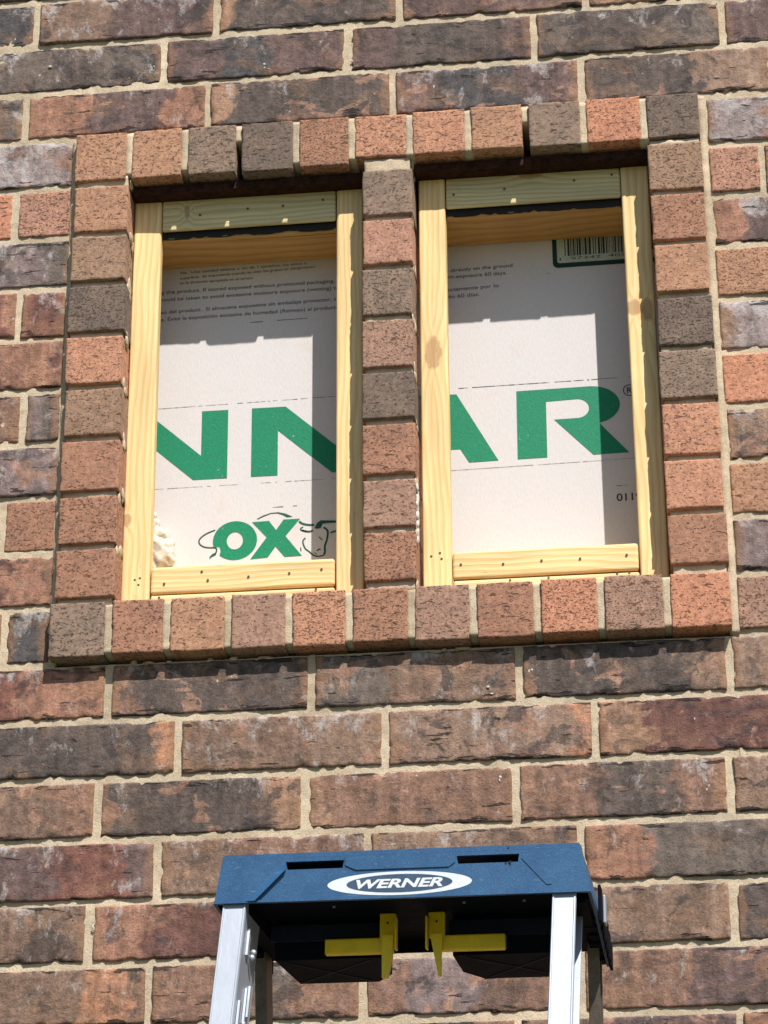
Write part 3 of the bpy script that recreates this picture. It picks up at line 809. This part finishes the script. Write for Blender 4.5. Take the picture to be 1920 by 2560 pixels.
TX = [('ble.  Una cavidad abierta o sin de 1 tamaños, los estos n', -4, 171, -309.6, -306.4, 4.2),
 ('superficie.  Es importante cuando se usen los grapas de alargamiento', -4, 183, -318.0, -312.4, 4.2),
 ('en la dirección apropiada en el cartón.', -4, 98, -325.4, -324.0, 4.2),
 ('ing the product. If stored exposed without protected packaging, s', -36, 216, -339.2, -337.2, 5.8),
 ('should be taken to avoid excessive moisture exposure (wetting) to', -34, 216, -350.6, -348.0, 5.8),
 ('uso del product.  Si almacena expuestos sin embalaje protector, se', -34, 216, -370.0, -365.0, 5.8),
 ('ra. Evite la exposición excesiva de humedad (Remojo) al producto', -32, 216, -381.0, -377.8, 5.8),
 ('p directly on the ground', 361, 452, -332.6, -330.0, 5.8), ('um exposure 60 days.', 361, 444, -342.2, -341.0, 5.8),
 ('ectamente por lo', 362, 433, -361.8, -359.8, 5.8), ('do 60 dias.', 363, 406.5, -372.6, -371.2, 5.8)]
for t_ in TX: text_mesh('text_line', [t_], M_PRINT, board, TOB, 0.006)
# barcode in a rounded green frame
bar = flat_curve('barcode_frame', [[(506.5, -240), (506.5, -329)] + arc(514, -328.6, 7.5, 7.5, 180, 270, 8) + [(670, -335.0), (670, -240)], [(512.6, -244), (512.6, -326)] + arc(516, -325.6, 3.4, 3.4, 180, 270, 6) + [(666, -328.3), (666, -244)]], M_DEEPGREEN, board, TOB)
flat_curve('label_field', [[(512.6, -244), (512.6, -326)] + arc(516, -325.6, 3.4, 3.4, 180, 270, 6) + [(666, -328.3), (666, -244)]], M_PALEGREEN, bar, Matrix.Translation((0, .0002, 0)) @ TOB)
bm = bmesh.new(); x = 523.0
while x < 660:
    w = rl.choice([.7, .7, 1.3, 2.0, 2.8]); add_poly(bm, [(x, -319.0 + (x - 520) * .02), (x + w, -319.0 + (x - 520) * .02), (x + w, -248), (x, -248)]); x += w + rl.choice([.9, 1.2, 1.8, 2.6])
bm_obj('bars', bm, M_BLACK, bar)
text_mesh('barcode_digits', [('1  97342  40722  0', 516, 640, -325.2, -322.5, 4.4)], M_BLACK, bar, TOB)

# ---------------------------------------------------------------- lumber frames in the openings
FY, BY, PD = .027, .1116, .018
def plank(name, x0, x1, z0, z1, y0, y1, mat, parent, bev=.0028, seed=0):
    bm = bmesh.new(); rr = random.Random(seed)
    add_box(bm, x0, x1, y0, y1, z0, z1, bev, 3, .0006, rr)
    o = bm_obj(name, bm, mat, parent, False)
    return o
def nails(board_, pts, r=.0016):
    for (x, z) in pts:
        bm = bmesh.new(); disc(bm, x, FY - .0006, z, r, 9, .0008); bm_obj('nail_head', bm, M_NAIL, board_)
def frame(label, xa, xb, xc, xd, zh, zt, zs_, seed, knots_l, knots_r, knots_t, n_head, n_left, n_s1, n_s2):
    """xa..xb left post, xc..xd right post, zh bottom of the head board, zt its top"""
    t = thing('lumber_frame', label, 'window frame', group='lumber frames in the window openings')
    l = plank('side_post', xa, xb, -.8395, zt + .004, FY, FY + PD, mat_wood('pine_post', 2, seed + 1.3, knots=knots_l), t, seed=seed + 1)
    plank('side_post', xc, xd, -.8395, zt + .004, FY, FY + PD, mat_wood('pine_post', 2, seed + 7.9, knots=knots_r), t, seed=seed + 2)
    g = .0012
    h = plank('head_board', xb + g, xc - g, zh, zt, FY + .001, FY + .0065, mat_wood('pine_head', 0, seed + 12.1, light=(.72, .60, .33), dark=(.50, .38, .17), knots=knots_t, ring=1.25), t, seed=seed + 3)
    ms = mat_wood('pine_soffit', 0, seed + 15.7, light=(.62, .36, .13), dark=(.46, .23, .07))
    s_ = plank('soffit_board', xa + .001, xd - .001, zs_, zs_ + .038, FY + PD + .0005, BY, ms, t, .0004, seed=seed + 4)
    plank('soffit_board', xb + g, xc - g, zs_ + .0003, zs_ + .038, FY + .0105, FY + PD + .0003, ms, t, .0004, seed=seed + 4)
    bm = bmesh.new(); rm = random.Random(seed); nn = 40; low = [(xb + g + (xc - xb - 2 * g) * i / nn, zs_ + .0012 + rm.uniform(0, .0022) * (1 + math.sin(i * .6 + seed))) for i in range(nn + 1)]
    prism(bm, low + [(xc - g, zs_ + .042), (xb + g, zs_ + .042)], FY + .0078, FY + .0100); bm_obj('gap_shade_strip', bm, M_SHADE_DIRT, t)  # black strip paints the shade in the gap below the head board
    s1 = plank('sill_board', xb + g, xc - g, -.8140, -.7780, FY + .0005, BY, mat_wood('pine_sill', 0, seed + 21.2, ring=1.1), t, .0035, seed=seed + 5)
    s2 = plank('sill_board', xb + g, xc - g, -.8400, -.8165, FY + .002, BY, mat_wood('pine_sill', 0, seed + 27.6, light=(.84, .64, .34), dark=(.74, .52, .24)), t, .003, seed=seed + 6)
    nails(h, n_head); nails(l, n_left); nails(s1, n_s1); nails(s2, n_s2)
    return t
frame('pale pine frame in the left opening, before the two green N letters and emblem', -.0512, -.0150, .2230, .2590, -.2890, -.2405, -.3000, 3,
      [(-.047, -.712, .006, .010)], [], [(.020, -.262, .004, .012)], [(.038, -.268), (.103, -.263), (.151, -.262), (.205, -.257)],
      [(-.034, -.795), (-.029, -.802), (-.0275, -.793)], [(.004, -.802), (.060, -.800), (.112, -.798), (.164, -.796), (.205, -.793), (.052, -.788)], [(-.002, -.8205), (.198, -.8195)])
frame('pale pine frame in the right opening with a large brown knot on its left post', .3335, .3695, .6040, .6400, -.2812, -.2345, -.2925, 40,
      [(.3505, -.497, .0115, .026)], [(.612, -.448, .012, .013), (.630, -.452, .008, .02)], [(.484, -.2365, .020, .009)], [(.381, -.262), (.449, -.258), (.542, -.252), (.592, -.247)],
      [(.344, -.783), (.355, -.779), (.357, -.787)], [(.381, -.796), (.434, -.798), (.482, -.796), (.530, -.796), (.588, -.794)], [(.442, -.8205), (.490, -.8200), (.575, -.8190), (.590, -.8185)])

# lump of expanding foam in the lower corner of the left opening
bm = bmesh.new()
rs = random.Random(77)
for (x, z, r) in ((-.018, -.729, .017), (-.020, -.707, .0145), (-.026, -.688, .0075), (-.009, -.719, .0115), (-.008, -.737, .011), (-.028, -.742, .013), (-.029, -.674, .006), (-.031, -.715, .016)):
    q = bmesh.ops.create_icosphere(bm, subdivisions=4, radius=1.0)
    ph = [rs.uniform(0, 6) for _ in range(6)]
    for v in q['verts']:
        c = v.co
        k_ = 1 + .20 * math.sin(3 * c.x + ph[0]) * math.sin(3.5 * c.z + ph[1]) + .09 * math.sin(6 * c.x + ph[2]) * math.sin(5 * c.y + ph[3]) + .035 * math.sin(13 * c.z + ph[4]) * math.sin(11 * c.x + ph[5])
        v.co = Vector((x + c.x * r * k_, .100 + c.y * r * .8 * k_, z + c.z * r * k_))
fo = bm_obj('expanding_foam', bm, M_FOAM, None, True)
rmod = fo.modifiers.new('remesh', 'REMESH'); rmod.mode = 'VOXEL'; rmod.voxel_size = .0012; rmod.use_smooth_shade = True
smod = fo.modifiers.new('smooth', 'SMOOTH'); smod.iterations = 5
fo['label'] = 'lump of cured beige foam in the lower left corner of the left opening'; fo['category'] = 'foam'; fo['kind'] = 'thing'

# ---------------------------------------------------------------- step ladder before the wall
lad = thing('step_ladder', 'aluminium step ladder with blue plastic top cap and yellow catches standing before the wall', 'ladder', (.3813, -.72, -1.42355))
lad.rotation_euler = (Matrix.Rotation(-.045, 3, 'Z') @ Matrix.Rotation(.0151, 3, 'Y')).to_euler()
HW, CH, CD = .1702, .0448, .200
ground_z = -3.75
# top cap: front panel with two slots, flared; top, sides and back
cap_tr = Matrix(((1, 0, 0, 0), (0, 0, -1, 0.0), (0, 1, 0, 0), (0, 0, 0, 1)))
SL = [[(-.1042, .0368), (-.0508, .0368), (-.0522, .0294), (-.1030, .0294)], [(.0510, .0368), (.1072, .0368), (.1060, .0294), (.0522, .0294)]]
outline = [(-HW, 0), (HW, 0), (HW - .0015, .004), (HW - .0075, CH - .003), (HW - .010, CH), (-HW + .010, CH), (-HW + .0075, CH - .003), (-HW + .0015, .004)]
cap = flat_curve('top_cap', [outline] + SL, M_CAP, lad, cap_tr, .0017)
bm = bmesh.new()
def add_quadbox(pts8):
    vs = [bm.verts.new(p) for p in pts8]
    for f in ((0, 1, 2, 3), (7, 6, 5, 4), (0, 4, 5, 1), (1, 5, 6, 2), (2, 6, 7, 3), (3, 7, 4, 0)): bm.faces.new([vs[i] for i in f])
# top plate and side skirts
add_box(bm, -HW + .009, HW - .009, .0019, CD, CH - .0045, CH, .0012)
for sgn in (-1, 1):
    a, b = HW * sgn, (HW - .0085) * sgn
    t_ = -.003 * sgn
    ys = ((.0019, 0.0), (.07, -.003), (CD, -.019))
    for (y0, d0), (y1, d1) in zip(ys[:-1], ys[1:]):
        add_quadbox([(a, y0, d0), (a, y1, d1), (b, y1, CH - .005), (b, y0, CH - .005), (a + t_, y0, d0), (a + t_, y1, d1), (b + t_, y1, CH - .005), (b + t_, y0, CH - .005)])
add_box(bm, -HW + .012, -.045, CD - .004, CD - .0005, -.004, CH - .006); add_box(bm, .045, HW - .012, CD - .004, CD - .0005, -.004, CH - .006)
# sloped lip along the upper edge of the front
add_quadbox([(-HW + .0102, -.0018, CH - .0042), (HW - .0102, -.0018, CH - .0042), (HW - .0102, .0018, CH + .0004), (-HW + .0102, .0018, CH + .0004),
             (-HW + .0102, .0012, CH - .0052), (HW - .0102, .0012, CH - .0052), (HW - .0102, .0030, CH - .0010), (-HW + .0102, .0030, CH - .0010)])
bm_obj('cap_shell', bm, M_CAP, cap)
for sgn in (-1, 1):                                          # ribbed black hinge blocks inside the side skirts
    bm = bmesh.new()
    for q in range(9):
        y0 = .016 + q * .0205; zb_ = -.002 - max(0, y0 - .06) * .125
        x0, x1 = sorted((sgn * (HW - .0035), sgn * (HW - (.0135 if q % 2 else .0150))))
        add_box(bm, x0, x1, y0, y0 + .0203, zb_, .0098, .0006)
    bm_obj('hinge_block', bm, M_DARKPL, cap)
# raised relief on the front panel
bm = bmesh.new()
def relief(pts, d=.0010):
    prism(bm, pts, -.0017 - d, -.0012)
def wedge(pts, d0, d1):
    """raised band whose face leans back: d0 at the first two corners, d1 at the last two"""
    ds = (d0, d0, d1, d1)
    f_ = [bm.verts.new((x, -.0016 - d, z)) for (x, z), d in zip(pts, ds)]; k_ = [bm.verts.new((x, -.0012, z)) for x, z in pts]
    bm.faces.new(f_); bm.faces.new(k_[::-1])
    for i in range(4): bm.faces.new((f_[i], f_[(i + 1) % 4], k_[(i + 1) % 4], k_[i]))
wedge([(-.1310, .0014), (-.1040, .0285), (-.1052, .0372), (-.1440, .0014)], .0038, .0002)
relief([(-.0500, .0400), (.0503, .0400), (.0495, .0310), (.044, .0270), (-.040, .0270), (-.0495, .0315)])
relief([(.1310, .0080), (.1360, .0080), (.1120, .0340), (.1090, .0325)], .0006)
relief([(-HW + .0005, .0), (HW - .0005, .0), (HW - .0012, .0022), (-HW + .0012, .0022)], .0012)
bm_obj('relief_band', bm, M_CAP, cap)
# oval badge
capT = Matrix(((1, 0, 0, 0), (0, 0, -1, -.0019), (0, 1, 0, 0), (0, 0, 0, 1)))
def ell(cx, cz, rx, rz, n=64, sl=.0): return [(cx + rx * math.cos(2 * math.pi * i / n) , cz + rz * math.sin(2 * math.pi * i / n)) for i in range(n)]
badge = flat_curve('oval_badge', [ell(-.0005, .0136, .0652, .0108)], M_WHITEINK, cap, capT)
bt2 = capT.copy(); bt2[1][3] = -.0021
flat_curve('badge_field', [ell(-.0005, .0136, .0478, .0083)], M_BADGE, badge, bt2)
bt3 = capT.copy(); bt3[1][3] = -.0023
text_mesh('badge_lettering', [('WERNER', -.0395, .0385, .0098, .0098, .0080)], M_WHITEINK, badge, bt3, 0.035, 0.28)
# dirt flecks by the right slot
bm = bmesh.new()
for x, z, r in ((.0975, .0425, .0008), (.0950, .0285, .0009), (.0985, .0292, .0013), (.0990, .0275, .0009), (.1, .03, .0006)): disc(bm, x, -.0021, z, r, 7, .0004)
bm_obj('dirt_fleck', bm, M_SHADE_DIRT, cap)
# underside: dark liner, two tool trays, ribs, small rivets
bm = bmesh.new()
add_box(bm, -HW + .008, HW - .008, .004, CD - .006, .010, .014); add_box(bm, -.05, .05, CD - .010, CD - .0062, -.0015, .0098)
add_box(bm, -HW + .006, -HW + .030, .012, CD - .010, -.006, .0098); add_box(bm, HW - .030, HW - .006, .012, CD - .010, -.006, .0098)
bm_obj('liner', bm, M_DARKPL, cap)
for sgn in (-1, 1):
    bm = bmesh.new()
    pts = [(.033, .104), (.134, .104), (.128, .199), (.051, .199), (.034, .170)]
    pts = [(x * sgn, y) for x, y in pts]
    prism(bm, pts if sgn > 0 else pts[::-1], -.0272, .009, 'Z')
    tr = bm_obj('tool_tray', bm, M_DARKPL, cap)
    bm = bmesh.new()
    add_box(bm, min(.030 * sgn, .138 * sgn), max(.030 * sgn, .138 * sgn), .1005, .1037, -.0105, .005, .0006)
    for (p, q) in (((.045, .110), (.124, .192)), ((.126, .110), (.056, .192))):
        d = Vector((q[0] - p[0], q[1] - p[1])).normalized(); n_ = Vector((-d.y, d.x)) * .0007
        pp_ = [((p[0] + n_.x) * sgn, p[1] + n_.y), ((p[0] - n_.x) * sgn, p[1] - n_.y), ((q[0] - n_.x) * sgn, q[1] - n_.y), ((q[0] + n_.x) * sgn, q[1] + n_.y)]
        prism(bm, pp_ if sgn < 0 else pp_[::-1], -.0280, -.0270, 'Z')
    bm_obj('tray_rib', bm, M_NAVY, tr)
for x in (-.070, .050, .105):
    bm = bmesh.new(); prism(bm, [(x + .0014 * math.cos(i * .7854), .055 + .0014 * math.sin(i * .7854)) for i in range(8)], .0085, .0102, 'Z'); bm_obj('rivet', bm, M_ALU, cap)
# yellow catches hanging under the cap
for sgn in (-1, 1):
    bm = bmesh.new()
    x0 = -.0250 if sgn < 0 else .0205
    add_box(bm, x0 - .0075, x0 + .0075, .086, .093, -.014, .0098, .001)
    if sgn < 0: add_box(bm, -.0840, -.0200, .0870, .0960, -.0268, -.0125, .0014)
    else: add_box(bm, .0170, .0835, .0870, .0960, -.0262, -.0120, .0014)
    prism(bm, [(x0 - .005 - .0005 * sgn, -.0125), (x0 + .0062, -.0125), (x0 + .0050, -.034), (x0 + (.0012 if sgn < 0 else .0050), -.0515), (x0 - (.0042 if sgn < 0 else -.0025), -.0515)], .080, .0868 if sgn < 0 else .0845)
    add_box(bm, x0 - .0085 * sgn - .001, x0 - .0085 * sgn + .001, .078, .0868, -.026, .004, .0006)
    ca = bm_obj('yellow_catch', bm, M_YEL, lad)
    bm = bmesh.new(); disc(bm, x0, .0854, .0005, .0011, 8, .001); bm_obj('screw_hole', bm, M_SHADE_DIRT, ca)
# rails: aluminium channels, front pair and rear pair
GL, SPL = .33, {-1: .0036, 1: -.0160}
Lf = (ground_z + 1.4234) * -1.0 - .004
def channel(name, sgn, xo, y0, wid, deep, lean, splay, L, zt, mat, th=.0022):
    """channel with its web on the inner side and two flanges pointing out; xo = outer edge at the top"""
    bm = bmesh.new()
    def sl(xa, xb, ya, yb):
        x0, x1 = sorted((sgn * xa, sgn * xb))
        vs = []
        for z in (zt, -L):
            dy = lean * (z - zt); dx = -sgn * splay * (z - zt)
            for (x, y) in ((x0, ya), (x1, ya), (x1, yb), (x0, yb)): vs.append(bm.verts.new((x + dx, y + dy, z)))
        for f in ((3, 2, 1, 0), (4, 5, 6, 7), (0, 1, 5, 4), (1, 2, 6, 5), (2, 3, 7, 6), (3, 0, 4, 7)): bm.faces.new([vs[i] for i in f])
    xi = xo - wid
    if name == 'front_rail':
        sl(xi + .0003, xi + .0022, y0 - .0009, y0 + .0004); sl(xo - .0022, xo - .0003, y0 - .0009, y0 + .0004)
    sl(xi, xo, y0, y0 + th); sl(xi, xi + th, y0 + th, y0 + deep - th); sl(xi, xo, y0 + deep - th, y0 + deep)
    bmesh.ops.bevel(bm, geom=[e for e in bm.edges], offset=.0004, segments=1, affect='EDGES')
    return bm_obj(name, bm, mat, lad)
for sgn in (-1, 1):
    fr = channel('front_rail', sgn, (HW - .0085 if sgn < 0 else HW - .0130), .004, .0215, .062, GL, SPL[sgn], Lf, .008, M_ALU)
    rr_ = channel('rear_rail', sgn, HW - .006, .150, .0110, .030, -.22, SPL[sgn], Lf, .008, M_RAIL_SHADE)
    for r_, yy, ln_ in ((fr, .035, GL), (rr_, .166, -.22)):
        bm = bmesh.new(); xf = sgn * (HW - .022 + SPL[sgn] * Lf); yf = yy - ln_ * Lf
        add_box(bm, xf - .016, xf + .016, yf - .04, yf + .04, -Lf - .004, -Lf + .03, .004)
        bm_obj('foot', bm, M_DARKPL, r_)
    # gusset straps and bolts on the inner web
    bm = bmesh.new()
    for (z0, z1, y0, y1) in ((-.020, -.046, .020, .027), (-.070, -.100, .046, .050), (-.092, -.150, .012, .018), (-.075, -.130, .034, .038)):
        yo0, yo1 = GL * (z0 - .008), GL * (z1 - .008); xi = sgn * ((HW - .0085 if sgn < 0 else HW - .0130) - .0215)
        xa, xb = xi - sgn * .0001, xi - sgn * .0022
        add_quadbox([(xa, y0 + yo0, z0), (xa, y1 + yo0, z0), (xa, y1 + yo1, z1), (xa, y0 + yo1, z1), (xb, y0 + yo0, z0), (xb, y1 + yo0, z0), (xb, y1 + yo1, z1), (xb, y0 + yo1, z1)])
    for (z, y) in ((-.040, .036), (-.046, .032), (-.112, .024)):
        bmesh.ops.create_uvsphere(bm, u_segments=8, v_segments=6, radius=.003, matrix=Matrix.Translation((sgn * (HW - .0327) - sgn * .001, y + GL * (z - .008), z)))
    bm_obj('gusset_strap', bm, M_ALU, fr)
# steps between the front rails
zs = -.30
while zs > -Lf + .15:
    hl_ = HW - .031 + SPL[-1] * (-zs); hw_ = HW - .035 + SPL[1] * (-zs); yo = .004 + GL * zs
    bm = bmesh.new()
    add_box(bm, -hl_, hw_, yo, yo + .076, zs - .0028, zs, .0006)
    add_box(bm, -hl_, hw_, yo, yo + .0025, zs - .030, zs - .0030, .0005); add_box(bm, -hl_, hw_, yo + .0735, yo + .076, zs - .030, zs - .0030, .0005)
    for q in range(5): add_box(bm, -hl_, hw_, yo + .010 + q * .013, yo + .014 + q * .013, zs + .0002, zs + .0012)
    bm_obj('step', bm, M_ALU, lad)
    hr = HW - .030 + SPL[1] * (-zs); hm_ = HW - .030 + SPL[-1] * (-zs); yr = .166 - .22 * zs
    bm = bmesh.new(); add_box(bm, -hm_, hr, yr - .010, yr + .010, zs - .02, zs - .004, .002); bm_obj('rear_brace', bm, M_ALU, lad)
    zs -= .305
# clips on the side skirt
bm = bmesh.new()
for q in range(6):
    y = .070 + q * .022; add_box(bm, HW + .0002, HW + .0030, y, y + .0205, -.008 - q * .003, .026 - q * .005, .0008)
bm_obj('side_bracket', bm, M_DARKPL, cap)
bm = bmesh.new(); add_box(bm, HW + .0032, HW + .0060, .085, .100, -.006, .020, .001)
bm_obj('side_plate', bm, M_ALU, cap)

# ---------------------------------------------------------------- ground
k = NT('bare_soil')
o = k.obj(); n1 = k.noise(o, 2.5, 6, 0.6); n2 = k.noise(o, 40, 4, 0.7)
c = k.mix(k.rng(n1, 0.4, 0.6), (0.15, 0.13, 0.085), (0.07, 0.10, 0.035)); c = k.scalec(c, k.rng(n2, 0.3, 0.7, 0.7, 1.3))
M_GROUND = k.out(c, 0.95, k.bump(n2.outputs[0], 0.02))
g = mesh_obj('ground', [(-80, -80, ground_z), (80, -80, ground_z), (80, 80, ground_z), (-80, 80, ground_z)], [(0, 1, 2, 3)], M_GROUND)
g['kind'] = 'structure'
